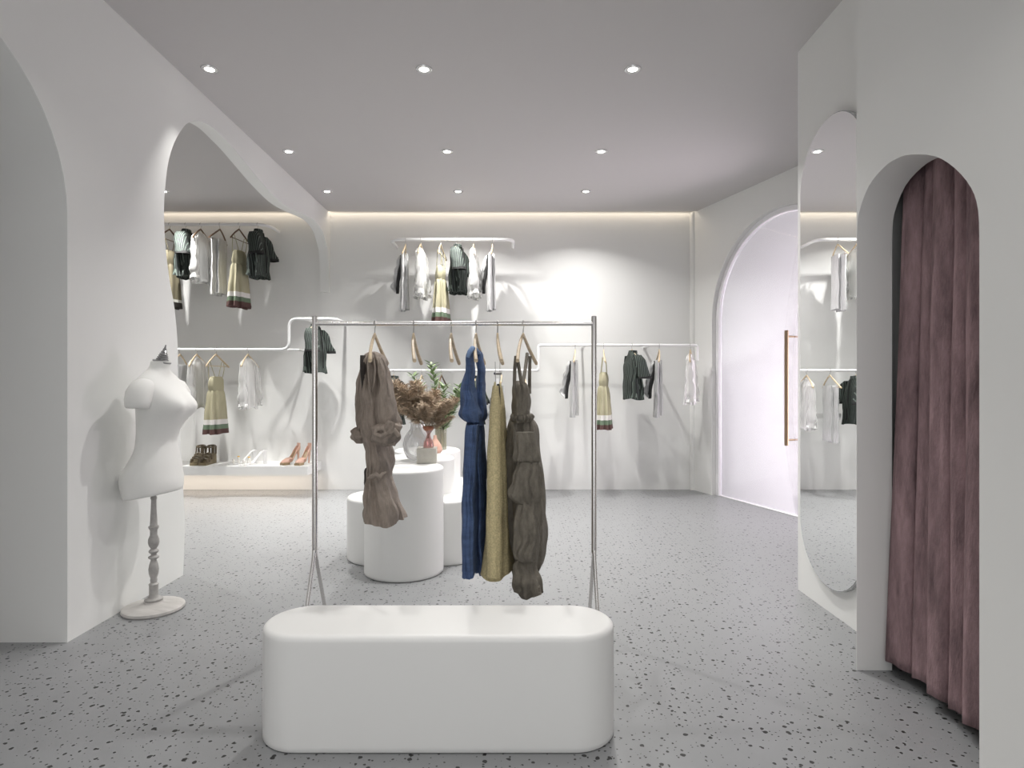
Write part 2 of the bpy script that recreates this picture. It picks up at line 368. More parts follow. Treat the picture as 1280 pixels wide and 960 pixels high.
# polygon: jamb line at y=2.654 is shared with the wedge column, so keep a hair of wall beyond it
po = [(2.656, 0)] + ap + [(-3.5, 0), (-3.5, CEIL), (2.656, CEIL)]
poly_prism(b, po, lambda p: Vector((XF, p[0], p[1])), (.154, 0, 0))
poly_prism(b, [(XF, 2.656), (XF + .154, 2.656), (XF + .154, 2.80), (1.592, 2.80)], lambda p: Vector((p[0], p[1], 0)), (0, 0, CEIL))
struct(link('wall_fitting_room', b, M['wall'], ang=40))
b = bmesh.new(); box(b, (1.647, 2.795, 0), (3.3, 2.9, CEIL)); box(b, (3.2, .8, 0), (3.3, 2.8, CEIL)); box(b, (XF + .154, .7, 0), (3.3, .8, CEIL))
box(b, (XF + .154, .8, 2.6), (3.2, 2.8, 2.66))
struct(link('wall_fitting_inner', b, M['wall'], smooth=False))
# rear of the shop (behind the viewpoint)
b = bmesh.new(); box(b, (-5.2, -3.7, 0), (6.2, -3.6, CEIL)); struct(link('wall_front', b, M['wall'], smooth=False))

# mirror : capsule
mt = thing('wall_mirror', 'tall frameless pill-shaped mirror hung on the wall beside the curtained fitting room', 'mirror', (XM, 3.28, 1.42))
mt.name = 'mirror'
def cap_outline(r, h, n=24):
    o = [(r * math.cos(math.pi * k / n), h + r * math.sin(math.pi * k / n)) for k in range(n + 1)]
    return o + [(-x, -z) for x, z in o]
b = bmesh.new(); poly_prism(b, cap_outline(.334, .94), lambda p: Vector((-.001, p[0], p[1])), (-.024, 0, 0)); link('mirror_backing', b, M['mirror_edge'], mt, ang=30)
b = bmesh.new(); poly_prism(b, cap_outline(.330, .94), lambda p: Vector((-.0255, p[0], p[1])), (-.003, 0, 0)); link('mirror_glass', b, M['mirror'], mt, smooth=False)

# curtain
b = bmesh.new()
knots = [2.60, 2.475, 2.385, 2.264, 2.178, 2.07, 1.96, 1.84, 1.74]; amps = [.045, .03, .055, .05, .065, .055, .06, .05]
rows = []
ZT, ZB = 2.55, .045
NY, NZ = 260, 60
for iz in range(NZ + 1):
    z = ZB + (ZT - ZB) * iz / NZ; row = []
    tz = iz / NZ
    for iy in range(NY + 1):
        y = 1.74 + (2.60 - 1.74) * iy / NY
        amp = 0; u = 0
        for k in range(len(knots) - 1):
            if knots[k + 1] <= y <= knots[k] + 1e-6:
                u = (y - knots[k + 1]) / (knots[k] - knots[k + 1]); amp = amps[k]; break
        x = 1.672 + .080 * tz - amp * 1.25 * (math.sin(math.pi * min(max(u, 0), 1)) ** .42) * (1.0 - .15 * tz)
        x += .006 * math.sin(y * 120 + z * 1.5) * (.4 + .6 * noise.noise(Vector((y * 8, z * .7, 1)))) + .012 * noise.noise(Vector((y * 9, z * 1.1, 4)))
        yy = y * (1 + .04 * tz) + (y > 2.38) * (y - 2.38) * (.38 - .75 * tz) * .9 + .008 * noise.noise(Vector((y * 4, z * .8, 9)))
        zz = z + (1 - tz) ** 8 * .018 * math.sin(u * math.pi + .4)
        row.append(b.verts.new((x, yy, zz)))
    rows.append(row)
for i in range(NZ):
    for j in range(NY): b.faces.new((rows[i][j], rows[i][j + 1], rows[i + 1][j + 1], rows[i + 1][j]))
c = link('curtain', b, M['curtain'], ang=80); tag(c, 'dusty mauve velvet curtain hanging in folds in the arched fitting room doorway', 'curtain')
md = c.modifiers.new('thick', 'SOLIDIFY'); md.thickness = .006; md.offset = 1

# ---------------------------------------------------------------- ceiling spots
def downlight(x, y, label, k=1.0, spread=SPOT_SPREAD):
    o = thing('ceiling_spotlight', label, 'ceiling light', (x, y, CEIL), 0, 'recessed round ceiling spotlights')
    b = bmesh.new(); n = 32
    prof = [(.028, -.001), (.031, -.006), (.043, -.009), (.051, -.007), (.053, -.001)]
    rings_mesh(b, [[Vector((r * math.cos(2 * math.pi * k / n), r * math.sin(2 * math.pi * k / n), z)) for k in range(n)] for r, z in prof], cap0=False, cap1=False, closed=True)
    link('trim_ring', b, M['chrome'], o)
    b = bmesh.new(); lathe(b, [(.030, -.0055), (.032, -.002), (.032, -.0005)], 32); link('lens', b, M['bulb'], o)
    L = area_light('spot_lamp', (0, 0, -.013), (0, 0, 0), .065, .065, SPOT_W * k, (1, .985, .955), 'DISK', spread); L.parent = o
    return o
names = {0: 'nearest row', 1: 'middle row', 2: 'row nearest the back wall'}
cols = ['beside the free-form wall opening', 'in the centre of the ceiling', 'on the side of the arched glass door']
for r, Y in enumerate((3.896, 5.276, 6.37)):
    for k, X in enumerate((-1.938, -.564, .774)):
        downlight(X, Y, 'round white spotlight %s, %s' % (cols[k], names[r]), ((.12, .3, .9), (.9, .9, 1.35), (.95, .9, 1.15))[k][r], (58, 58, 72)[r] if k == 0 else (SPOT_SPREAD, SPOT_SPREAD, 130)[r])
downlight(-3.65, 6.37, 'small recessed spotlight seen inside the free-form opening above the high rail', 1.5)
for r, Y in enumerate((2.5, 1.1, -.4)):
    for k, X in enumerate((-1.3, .5)):
        o = area_light('spot_lamp', (X, Y, CEIL - .02), (0, 0, 0), .065, .065, SPOT_W * (.12, .3, .3)[r], (1, .985, .955), 'DISK', SPOT_SPREAD)
o = area_light('spot_lamp', (-3.65, 4.9, CEIL - .02), (0, 0, 0), .065, .065, SPOT_W * 1.1, (1, .985, .955), 'DISK', SPOT_SPREAD)  # unseen lamp added to brighten the alcove

# ---------------------------------------------------------------- rails
def rail(name, paths, label, brackets=()):
    b = bmesh.new()
    for p, rr, rad in paths: tube(b, rounded_path(p, rr), rad, 12)
    o0 = thing(name, label, 'clothes rail', paths[0][0][0])
    b.transform(Matrix.Translation(-Vector(paths[0][0][0]))); link('bar', b, M['rail'], o0)
    for p in brackets:
        b = bmesh.new(); tube(b, rounded_path(p, .05), .012, 10); lathe_c = Vector(p[-1])
        b2 = [(.026, 0), (.026, .008)]
        n = 16; rings_mesh(b, [[Vector((lathe_c.x + r * math.cos(2 * math.pi * k / n), lathe_c.y - z, lathe_c.z + r * math.sin(2 * math.pi * k / n))) for k in range(n)] for r, z in b2])
        b.transform(Matrix.Translation(-Vector(paths[0][0][0]))); link('bracket', b, M['rail'], o0)
    return o0
YW = YB - .002
ZA = 3.049; YA = 6.857
rail('wall_rail', [([(-4.6, YW, ZA), (-4.6, YA, ZA), (-2.757, YA, ZA), (-2.757, YW, ZA)], .20, .018)], 'high white clothes rail seen through the free-form opening, curved back to the wall')
ZBr = 2.865; YBr = 6.80
rail('wall_rail', [([(-1.357, YW, ZBr), (-1.357, YBr, ZBr), (.012, YBr, ZBr), (.012, YW, ZBr)], .11, .018)], 'high white clothes rail alone in the middle of the back wall')
YC = 6.77; ZC = 1.633; ZC2 = 1.975
rail('wall_rail', [([(-4.3, YC, ZC), (-2.483, YC, ZC), (-2.483, YC, ZC2), (-1.972, YC, ZC2), (-1.972, YW, ZC2)], .09, .016)], 'low stepped white clothes rail above the shoe shelf',
     [[(-2.50, YC, ZC), (-2.40, YC + .05, ZC), (-2.40, YW, ZC)], [(-2.42, YC, ZC2), (-2.31, YC + .12, ZC2), (-2.31, YW, ZC2)]])
ZD, ZD2 = 1.682, 1.40
rail('wall_rail', [([(-1.50, YW, ZD2), (-1.50, YC, ZD2), (.294, YC, ZD2), (.294, YC, ZD), (2.062, YC, ZD), (2.062, YC, ZD - .17)], .03, .015)], 'low stepped white clothes rail behind the rolling rack, ending beside the glass door',
     [[(.83, YC, ZD), (.83, YW, ZD)], [(1.50, YC, ZD), (1.56, YC + .1, ZD), (1.56, YW, ZD)], [(-.7, YC, ZD2), (-.7, YW, ZD2)]])

# ---------------------------------------------------------------- hangers
def hanger(name, wood, label, bar_r=.016, sc=1.0, bar=True):
    o = thing(name, label, 'hanger')
    b = bmesh.new(); R = bar_r + .0035
    pts = [Vector((0 + R * math.cos(a), 0, R * math.sin(a))) for a in [math.radians(d) for d in range(200, -1, -20)]]
    # hook opens on one side, wire runs down to the wood
    pts = pts + [Vector((R * .9, 0, -.012)), Vector((R * .25, 0, -.028)), Vector((0, 0, -.042)), Vector((0, 0, -.062))]
    tube(b, pts, .0026, 8); link('hook', b, M['hook'], o)
    for s in (-1, 1):
        b = bmesh.new(); P = []
        for t in [k / 8 for k in range(9)]:
            P.append((s * .195 * t, -.022 * t * t, -.055 - .03 * t - .105 * t * t ** .15))
        rings = []
        for i, p in enumerate(P):
            t = i / 8; h = .0105 - .002 * t; d = .0055 + .003 * t
            rings.append([Vector((p[0], p[1] + d * cx_, p[2] + h * cz_)) for cx_, cz_ in ((1, .5), (.5, 1), (-.5, 1), (-1, .5), (-1, -.5), (-.5, -1), (.5, -1), (1, -.5))])
        rings_mesh(b, rings); link('shoulder_arm', b, wood, o)
    if bar:
        b = bmesh.new(); tube(b, [(-.175, -.02, -.185), (.175, -.02, -.185)], .0045, 8); link('trouser_bar', b, wood, o)
    return o
HL = hanger('coat_hanger', M['wood'], 'x'); HR = hanger('coat_hanger', M['wood'], 'x', .0115, bar=False); HD = hanger('coat_hanger', M['dwood'], 'x')
# ---------------------------------------------------------------- garment builders (origin at the rail contact)
def shirt():
    o = thing('short_sleeved_shirt', 'x', 'shirt'); m = M['shirt']
    b = bmesh.new()
    loft(b, [(0, 0, -.068, .030, .03), (0, 0, -.085, .06, .042), (0, -.005, -.12, .12, .05), (0, -.01, -.165, .165, .055), (0, -.01, -.24, .175, .07), (0, -.01, -.42, .175, .08), (0, -.01, -.60, .19, .09)], 56, 4,
         folds=((9, .0, .10, 0), (5, .01, .06, 1)), crumple=.018, cfreq=7, seed=1, power=.75, hem=.012)
    link('shirt_body', b, m, o, ang=70)
    b = bmesh.new(); loft(b, [(0, 0, -.056, .030, .026), (0, 0, -.065, .042, .036), (0, -.01, -.09, .075, .052)], 24, 3); link('collar', b, m, o, ang=70)
    b = bmesh.new(); tube(b, [(0, -.068, -.10), (0, -.085, -.2), (0, -.10, -.35), (0, -.105, -.55)], .006, 6); link('placket', b, M['cuff'], o)
    for s in (-1, 1):
        b = bmesh.new(); loft(b, [(s * .13, -.01, -.115, .03, .05), (s * .16, -.025, -.165, .045, .065), (s * .185, -.05, -.26, .05, .07), (s * .205, -.075, -.355, .055, .075)], 28, 4, folds=((4, 0, .08, s),), crumple=.012, cfreq=11, seed=s, power=.9)
        sl = link('sleeve', b, M['sleeve'], o, ang=70)
        b = bmesh.new(); loft(b, [(s * .205, -.075, -.352, .0575, .078), (s * .208, -.077, -.375, .0585, .079)], 28, 1, folds=((4, .08, .08, s),)); link('cuff', b, M['cuff'], sl, ang=70)
    return o
def slip(m):
    o = thing('slip_dress', 'x', 'dress')
    b = bmesh.new()
    loft(b, [(0, 0, -.30, .075, .035), (0, 0, -.34, .105, .045), (0, 0, -.40, .11, .05), (0, 0, -.455, .10, .045)], 48, 4, folds=((7, .04, .05, 0),), crumple=.012, seed=3, power=.8)
    link('bodice', b, m, o, ang=70)
    b = bmesh.new()
    loft(b, [(0, 0, -.45, .098, .045), (0, 0, -.50, .115, .06), (0, 0, -.70, .14, .075), (0, 0, -.935, .16, .085)], 72, 4, folds=((9, .05, .16, 0), (4, .02, .08, 1)), crumple=.008, seed=5, power=.8, hem=.006)
    link('skirt', b, m, o, ang=70)
    for s in (-1, 1):
        b = bmesh.new(); tube(b, [(s * .065, -.035, -.31), (s * .10, -.03, -.22), (s * .118, -.012, -.135), (s * .112, .01, -.14), (s * .08, .03, -.32)], .0045, 6); link('strap', b, m, o)
    return o
def trousers():
    o = thing('folded_trousers', 'x', 'trousers')
    for s, zb, y0 in ((1, -.80, -.028), (-1, -.78, .012)):
        b = bmesh.new()
        loft(b, [(.03 * s, y0, -.168, .095, .010), (.03 * s, y0, -.20, .095, .018), (.02 * s, y0, -.45, .092, .022), (.02 * s, y0 - .005, -.70, .09, .026), (.02 * s, y0 - .005, zb, .094, .03)], 48, 4, folds=((7, .02, .14, s),), crumple=.008, seed=s + 2, power=.7)
        link('trouser_leg', b, M['grey_cloth'], o, ang=70)
    b = bmesh.new()
    loft(b, [(-.05, -.055, -.175, .05, .02), (-.06, -.075, -.26, .06, .03), (-.085, -.10, -.38, .055, .035), (-.10, -.115, -.45, .03, .03), (-.12, -.12, -.49, .065, .05), (-.12, -.12, -.53, .04, .035), (-.10, -.12, -.58, .05, .02)], 40, 4, folds=((6, .05, .12, 0),), crumple=.035, cfreq=13, seed=9)
    link('knotted_sash', b, M['grey_cloth'], o, ang=70)
    b = bmesh.new(); loft(b, [(-.02, -.05, -.176, .04, .012), (-.03, -.055, -.30, .03, .016), (-.06, -.085, -.46, .02, .02), (-.07, -.10, -.60, .012, .014)], 20, 4, crumple=.015, cfreq=14, seed=4); link('dark_inner_strip', b, M['dark_edge'], o, ang=70)  # narrow charcoal strip hanging beside the sash
    return o
def blouse():
    o = thing('sheer_blouse', 'x', 'blouse')
    b = bmesh.new()
    loft(b, [(0, 0, -.10, .05, .02), (0, 0, -.135, .11, .03), (0, 0, -.18, .15, .035), (0, 0, -.30, .14, .04), (0, 0, -.48, .145, .05), (0, 0, -.655, .15, .06)], 56, 4, folds=((8, .03, .12, 0), (3, .02, .05, 2)), crumple=.014, cfreq=9, seed=6, power=.75, hem=.012)
    link('blouse_body', b, M['sheer'], o, ang=70)
    for s in (-1, 1):
        b = bmesh.new(); loft(b, [(s * .14, -.01, -.17, .025, .03), (s * .165, -.02, -.35, .03, .035), (s * .175, -.03, -.52, .038, .045), (s * .17, -.03, -.58, .03, .035), (s * .17, -.03, -.63, .045, .05)], 24, 4, folds=((5, .05, .12, 0),), crumple=.015, cfreq=14, seed=s)
        link('blouse_sleeve', b, M['sheer'], o, ang=70)
    return o
PR = {'shirt': shirt(), 'slip': slip(M['olive']), 'slipd': slip(M['olive_dark']), 'trousers': trousers(), 'blouse': blouse()}
used = set()
def place(proto, key, loc, rz, label, group):
    if key not in used:
        used.add(key); proto.location = loc; proto.rotation_euler = (0, 0, rz); proto['label'] = label; proto['group'] = group; return proto
    return copy_tree(proto, loc, rz, label, group)
R90 = math.pi / 2
def hang(kind, px, Y, Z, deg, glabel, hlabel, rname, dark=False):
    X = (px - CX) / F * Y
    place(HD if dark else HL, 'HD' if dark else 'HL', (X, Y, Z), math.radians(deg), hlabel, 'wooden hangers on the ' + rname)
    if kind: place(PR[kind], kind, (X, Y, Z), math.radians(deg), glabel, 'garments on the ' + rname)
n = 'high rail inside the opening'
hang('slipd', 212, YA, ZA, 84, 'dark olive dress on the high rail, half hidden by the edge of the free-form opening', 'dark wooden hanger half hidden by the edge of the free-form opening', n, True)
hang('shirt', 232, YA, ZA, 92, 'black pinstripe shirt on the high rail next to the dark olive dress', 'dark wooden hanger holding the pinstripe shirt next to the dark olive dress', n, True)
hang('blouse', 251, YA, ZA, 86, 'sheer white blouse between the black pinstripe shirt and grey trousers on the high rail', 'dark wooden hanger of the sheer blouse on the high rail', n, True)
hang('trousers', 275, YA, ZA, -92, 'light grey folded trousers on the high rail above the shoe shelf', 'dark wooden hanger of the grey trousers on the high rail', n, True)
hang('slip', 299, YA, ZA, 82, 'pale olive dress with banded hem on the high rail inside the opening', 'dark wooden hanger of the banded hem dress on the high rail', n, True)
hang('shirt', 322, YA, ZA, 90, 'black pinstripe shirt at the curved end of the high rail', 'dark wooden hanger at the curved end of the high rail', n, True)
n = 'low rail above the shoe shelf'
hang('trousers', 225, YC, ZC, -92, 'light grey trousers on the low rail partly behind the mannequin', 'light wooden hanger just above the mannequin shoulder', n)
hang('blouse', 246, YC, ZC, 88, 'sheer white blouse between grey trousers and olive dress on the low rail', 'light wooden hanger of the sheer blouse beside the olive dress', n)
hang('slip', 270, YC, ZC, 80, 'pale olive dress with green and maroon hem on the low rail above the shoes', 'light wooden hanger of the olive dress above the shoe shelf', n)
hang('blouse', 310, YC, ZC, 86, 'sheer white blouse hanging alone above the white heeled sandals', 'light wooden hanger of the lone blouse above the white sandals', n)
hang('shirt', 393, YC, ZC2, 84, 'black pinstripe shirt on the raised step of the low rail behind the chrome post', 'light wooden hanger on the raised step of the low rail', n)
n = 'high rail on the back wall'
hang('trousers', 507, YBr, ZBr, -84, 'light grey trousers at the free-form opening end of the high back wall rail', 'light wooden hanger at the opening end of the high back wall rail', n)
hang('blouse', 526, YBr, ZBr, 84, 'thin sheer blouse between grey trousers and olive dress on the high back wall rail', 'light wooden hanger of the thin blouse on the high back wall rail', n)
hang('slip', 551, YBr, ZBr, 84, 'pale olive dress with banded hem in the middle of the high back wall rail', 'light wooden hanger of the olive dress on the high back wall rail', n)
hang('shirt', 571, YBr, ZBr, 82, 'dark green pinstripe shirt in the middle of the high back wall rail', 'hanger inside the dark shirt on the high back wall rail', n)
hang('blouse', 592, YBr, ZBr, 88, 'sheer white blouse right between dark shirt and grey trousers, high back wall rail', 'light wooden hanger of the blouse beside the dark shirt toward the door', n)
hang('trousers', 615.5, YBr, ZBr, -86, 'light grey trousers at the door end of the high back wall rail', 'light wooden hanger at the door end of the high back wall rail', n)
n = 'low rail beside the glass door'
hang('trousers', 719, YC, ZD, -94, 'light grey trousers just beside the chrome rack post, on the low rail', 'light wooden hanger of the trousers beside the chrome rack post', n)
hang('slip', 754.5, YC, ZD, 80, 'pale olive dress with banded hem between chrome rack post and dark shirt', 'light wooden hanger of the olive dress on the low rail near the door', n)
hang('shirt', 790, YC, ZD, 98, 'dark green pinstripe shirt on the low rail between olive dress and grey trousers', 'light wooden hanger of the dark shirt on the low rail near the door', n)
hang('trousers', 824, YC, ZD, -98, 'light grey trousers with knotted sash between dark shirt and sheer blouse near the door', 'light wooden hanger between dark shirt and sheer blouse near the door', n)
hang('blouse', 863, YC, ZD, 66, 'sheer white blouse at the very end of the low rail next to the door', 'light wooden hanger at the very end of the low rail next to the door', n)
n = 'low rail behind the dried grass'
hang('shirt', 492, YC, ZD2, 84, 'green pinstripe shirt peeking out behind the brown linen dress', 'wooden hanger peeking out above the dried grass beside the linen dress', n)
hang('blouse', 527, YC, ZD2, 86, 'white blouse mostly hidden behind the dried pampas grass', 'wooden hanger mostly hidden behind the middle of the dried grass', n)
hang('shirt', 594, YC, ZD2, 90, 'pinstripe shirt on the stepped rail, straight behind the blue jumpsuit', 'wooden hanger straight behind the blue jumpsuit collar', n)
hang('trousers', 627, YC, ZD2, -90, 'light grey trousers on the stepped rail, straight behind the ochre skirt', 'wooden hanger straight behind the ochre skirt clips', n)
hang('blouse', 656, YC, ZD2, 90, 'white blouse on the stepped rail, straight behind the ruffled dress bodice', 'wooden hanger straight behind the ruffled dress straps', n)
hang(None, 552, YC, ZD2, 82, '', 'empty wooden hanger among the olive branches', n, True)

# ---------------------------------------------------------------- shoe shelf and shoes
b = bmesh.new(); box(b, (-4.4, 6.708, .243), (-2.256, YB - .001, .341))
o = link('shoe_shelf', b, M['white'], ang=30); tag(o, 'long low white wall shelf carrying three pairs of shoes', 'shelf')
def curve_plate(b, path, width, th):
    rings = []
    for (x, z), wd in zip(path, width):
        rings.append([Vector((x, -wd, z)), Vector((x, wd, z)), Vector((x, wd, z + th)), Vector((x, -wd, z + th))])
    return rings_mesh(b, rings)
def pump(label):
    o = thing('platform_pump', label, 'shoe', group='blush pumps on the shoe shelf')
    path = [(-.11, .02), (-.08, .018), (-.04, .018), (0, .03), (.03, .065), (.06, .105), (.09, .125), (.105, .127)]; wd = [.012, .032, .038, .033, .026, .024, .024, .016]
    b = bmesh.new(); curve_plate(b, path, wd, .006); box(b, (-.1, -.03, 0), (-.03, .03, .018)); link('sole', b, M['gold'], o)
    b = bmesh.new(); rings = []
    tops = [.012, .03, .045, .035, .035, .045, .06, .065]
    for (x, z), w_, t in zip(path, wd, tops): rings.append([Vector((x, -w_, z + .005)), Vector((x, -w_ * .9, z + t * .7)), Vector((x, -w_ * .45, z + t)), Vector((x, w_ * .45, z + t)), Vector((x, w_ * .9, z + t * .7)), Vector((x, w_, z + .005))])
    rings_mesh(b, rings[:4]); 
    for s in (0, 1):
        r2 = [[q[0 if s == 0 else 5], q[1 if s == 0 else 4], q[1 if s == 0 else 4] + Vector((0, .004 if s == 0 else -.004, 0)), q[0 if s == 0 else 5] + Vector((0, .004 if s == 0 else -.004, 0))] for q in rings[2:]]
        rings_mesh(b, r2)
    box(b, (.098, -.018, .13), (.108, .018, .195)); link('upper', b, M['nude_leather'], o, ang=60)
    b = bmesh.new(); tube(b, [(.088, 0, .128), (.098, 0, .08), (.094, 0, .03), (.092, 0, 0)], [.02, .011, .007, .007], 12); link('heel', b, M['nude_leather'], o)
    return o
def mule(label):
    o = thing('heeled_mule', label, 'shoe', group='white mules on the shoe shelf')
    path = [(-.13, .004), (-.09, .002), (-.04, .002), (0, .02), (.04, .065), (.08, .11), (.11, .122), (.125, .120)]; wd = [.010, .026, .034, .03, .024, .026, .027, .018]
    b = bmesh.new(); curve_plate(b, path, wd, .009); link('sole', b, M['white_leather'], o)
    for x0, z0, h in ((-.08, .004, .05), (-.035, .01, .058)):
        b = bmesh.new(); tube(b, [(x0, -.034, z0), (x0, -.030, z0 + h * .7), (x0, 0, z0 + h), (x0, .030, z0 + h * .7), (x0, .034, z0)], .006, 8); link('strap', b, M['mesh'], o)
    b = bmesh.new(); lathe(b, [(.004, 0), (.012, .003), (.012, .01), (.004, .013)], 12, (-.035, 0, .068)); link('ornament', b, M['yellow'], o)
    b = bmesh.new(); rings_mesh(b, [[Vector((x, y, z)) for x, y in ((.09 + a, -w_), (.12 + a, -w_), (.12 + a, w_), (.09 + a, w_))] for z, w_, a in ((0, .008, .012), (.06, .012, .006), (.118, .022, 0))]); link('heel', b, M['white_leather'], o)
    return o
def wedge(label):
    o = thing('wedge_sandal', label, 'shoe', group='olive wedges on the shoe shelf')
    b = bmesh.new(); poly_prism(b, [(-.12, 0), (-.12, .022), (-.06, .026), (0, .045), (.05, .08), (.10, .095), (.105, 0), (.02, 0)], lambda p: Vector((p[0], -.036, p[1])), (0, .072, 0)); link('wedge_sole', b, M['cork'], o)
    for x0, z0, h in ((-.09, .022, .045), (-.05, .028, .058), (0.0, .045, .06)):
        b = bmesh.new(); tube(b, [(x0, -.037, z0), (x0 + .008, -.034, z0 + h * .7), (x0 + .012, 0, z0 + h), (x0 + .008, .034, z0 + h * .7), (x0, .037, z0)], .010, 8); link('strap', b, M['brown_leather'], o)
    b = bmesh.new(); tube(b, [(.065 + .042 * math.cos(t), .036 * math.sin(t), .165 + .006 * math.cos(t)) for t in [k * math.pi / 8 for k in range(16)]], .008, 8, closed=True); link('ankle_strap', b, M['brown_leather'], o)
    b = bmesh.new(); 
    for s in (-1, 1): tube(b, [(.10, s * .03, .09), (.095, s * .032, .165)], .009, 8); tube(b, [(.02, s * .034, .06), (.05, s * .034, .16)], .006, 6)
    tube(b, [(.105, 0, .09), (.106, 0, .165)], .016, 8); link('heel_counter', b, M['brown_leather'], o)
    return o
SH = .342
def setat(o, px, Y, deg):
    o.scale = (1.18,) * 3; o.location = ((px - CX) / F * Y, Y, SH); o.rotation_euler = (0, 0, math.radians(deg))
setat(wedge('olive wedge sandal of the pair, the one closer to the mannequin'), 248, 6.90, 98); setat(wedge('olive wedge sandal of the pair, the one farther from the mannequin'), 260, 6.90, 92)
setat(mule('white heeled mule turned outward, beside the olive wedge sandals'), 303, 6.90, 34); setat(mule('white heeled mule standing upright, nearer the blush pumps'), 316, 6.84, 40)
setat(pump('blush platform pump of the pair, the one nearer the white mules'), 363, 6.90, 62); setat(pump('blush platform pump of the pair, the one nearer the shelf end'), 379, 6.88, 74)

# ---------------------------------------------------------------- bench and display table
def outline_slab(name, pts, z0, z1, bev, m, parent=None):
    n = len(pts); P = [Vector((p[0], p[1])) for p in pts]
    area = sum(P[i].x * P[(i + 1) % n].y - P[(i + 1) % n].x * P[i].y for i in range(n))
    if area < 0: P = P[::-1]
    N = []
    for i in range(n):
        t = (P[(i + 1) % n] - P[i - 1]).normalized(); N.append(Vector((-t.y, t.x)))
    b = bmesh.new(); rings = []
    prof = [(.004, z0), (0, z0 + .004), (0, z0 + .02), (0, (z0 + z1) / 2), (0, z1 - bev - .015), (0, z1 - bev)] + [(bev * (1 - math.cos(a)), z1 - bev + bev * math.sin(a)) for a in [math.pi / 2 * k / 7 for k in range(1, 8)]]
    for ins, z in prof: rings.append([Vector((*(p + q * ins), z)) for p, q in zip(P, N)])
    rings_mesh(b, rings, cap0=True, cap1=False)
    b.verts.ensure_lookup_table(); top = list(b.verts)[-n:]
    for t in tessellate_polygon([[v.co.copy() for v in top]]): b.faces.new([top[i] for i in t])
    return link(name, b, m, parent, ang=60)
r = .155; x0, x1, yc = -.738, .212, 2.207
pts = [(x1 + r * math.cos(a), yc + r * math.sin(a)) for a in [math.radians(-90 + 180 * k / 32) for k in range(33)]] + [(x0 + r * math.cos(a), yc + r * math.sin(a)) for a in [math.radians(90 + 180 * k / 32) for k in range(33)]]
o = outline_slab('bench', pts, .002, .397, .022, M['bench']); tag(o, 'large white pill-shaped solid bench in front of the rolling clothes rack', 'bench')
def blob(circs, n=90, k=26):
    ys = []; y0 = min(c[1] - c[2] for c in circs); y1 = max(c[1] + c[2] for c in circs)
    def side(y, s):
        v = [s * c[0] + math.sqrt(max(c[2] ** 2 - (y - c[1]) ** 2, 0)) for c in circs if abs(y - c[1]) < c[2]]
        if not v: return None
        mx = max(v); return s * (mx + math.log(sum(math.exp(k * (q - mx)) for q in v)) / k - 0 * len(v)) if len(v) > 1 else s * mx
    R, L = [], []
    for i in range(1, n):
        y = (y0 + y1) / 2 - (y1 - y0) / 2 * math.cos(math.pi * i / n)
        a, c = side(y, 1), side(y, -1)
        if a is None: continue
        R.append((a, y)); L.append((c, y))
    return R + L[::-1]
tb = thing('display_table', 'white two-tier display table of merged round columns behind the rolling rack', 'table', (-.7, 4.5, 0))
def shifted(circs): return [(x + .7, y - 4.5, r_) for x, y, r_ in circs]
def clean(pts):   # merge too-close points
    o = [pts[0]]
    for p in pts[1:]:
        if (Vector(p) - Vector(o[-1])).length > .006: o.append(p)
    return o
def circle_union(circs, n=140):
    # star-free union outline by polar marching of a smooth field
    f = lambda x, y: sum(math.exp(-14 * ((math.hypot(x - a, y - c) / r_) - 1)) for a, c, r_ in circs) - 1
    return f
outline_slab('upper_tier', clean(blob(shifted([(-.722, 4.075, .262), (-.70, 4.60, .262), (-.712, 5.13, .275)]))), .003, .70, .020, M['white'], tb)
for cs in ([(-.925, 4.42, .265)], [(-.50, 4.42, .265), (-.42, 5.0, .27)]):
    outline_slab('lower_tier', clean(blob(shifted(cs))), .003, .445, .020, M['white'], tb)

# ---------------------------------------------------------------- things on the table
ZT_ = .7005
v = thing('round_vase', 'round milky white glass vase next to the beige cube', 'vase', (-.69, 4.42, ZT_))
b = bmesh.new(); prof = [(.001, .001), (.045, .0), (.075, .018), (.097, .06), (.103, .11), (.095, .16), (.07, .20), (.05, .225), (.046, .25), (.052, .275), (.048, .275), (.042, .25), (.046, .22), (.066, .196), (.09, .158), (.098, .11), (.092, .062), (.07, .024), (.04, .008), (.001, .007)]
lathe(b, prof, 40); link('vase_body', b, M['milk'], v)
b = bmesh.new(); box(b, (-.0675, -.0675, 0), (.0675, .0675, .105)); c = link('stone_cube', b, M['stone'], ang=30)
md = c.modifiers.new('round', 'BEVEL'); md.width = .004; md.segments = 2
c.location = (-.595, 4.26, ZT_); c.rotation_euler = (0, 0, math.radians(4)); tag(c, 'beige stone cube on the display table carrying a small pink bottle', 'cube block')
bt = thing('glass_bottle', 'small pink glass bottle with copper rim holding dried pampas grass', 'bottle', (-.585, 4.26, ZT_ + .1055))
b = bmesh.new(); prof = [(.001, 0), (.034, 0), (.037, .008), (.034, .035), (.018, .065), (.013, .085), (.013, .10), (.030, .125), (.030, .127), (.010, .10), (.010, .085), (.015, .066), (.030, .035), (.033, .01), (.001, .004)]
lathe(b, prof, 32); link('bottle_body', b, M['pink'], bt)
b = bmesh.new(); rings_mesh(b, [[Vector((r_ * math.cos(2 * math.pi * k / 32), r_ * math.sin(2 * math.pi * k / 32), z)) for k in range(32)] for r_, z in ((.030, .120), (.040, .134), (.040, .15), (.036, .15), (.036, .136), (.026, .122))], closed=True); link('copper_rim', b, M['amber'], bt)
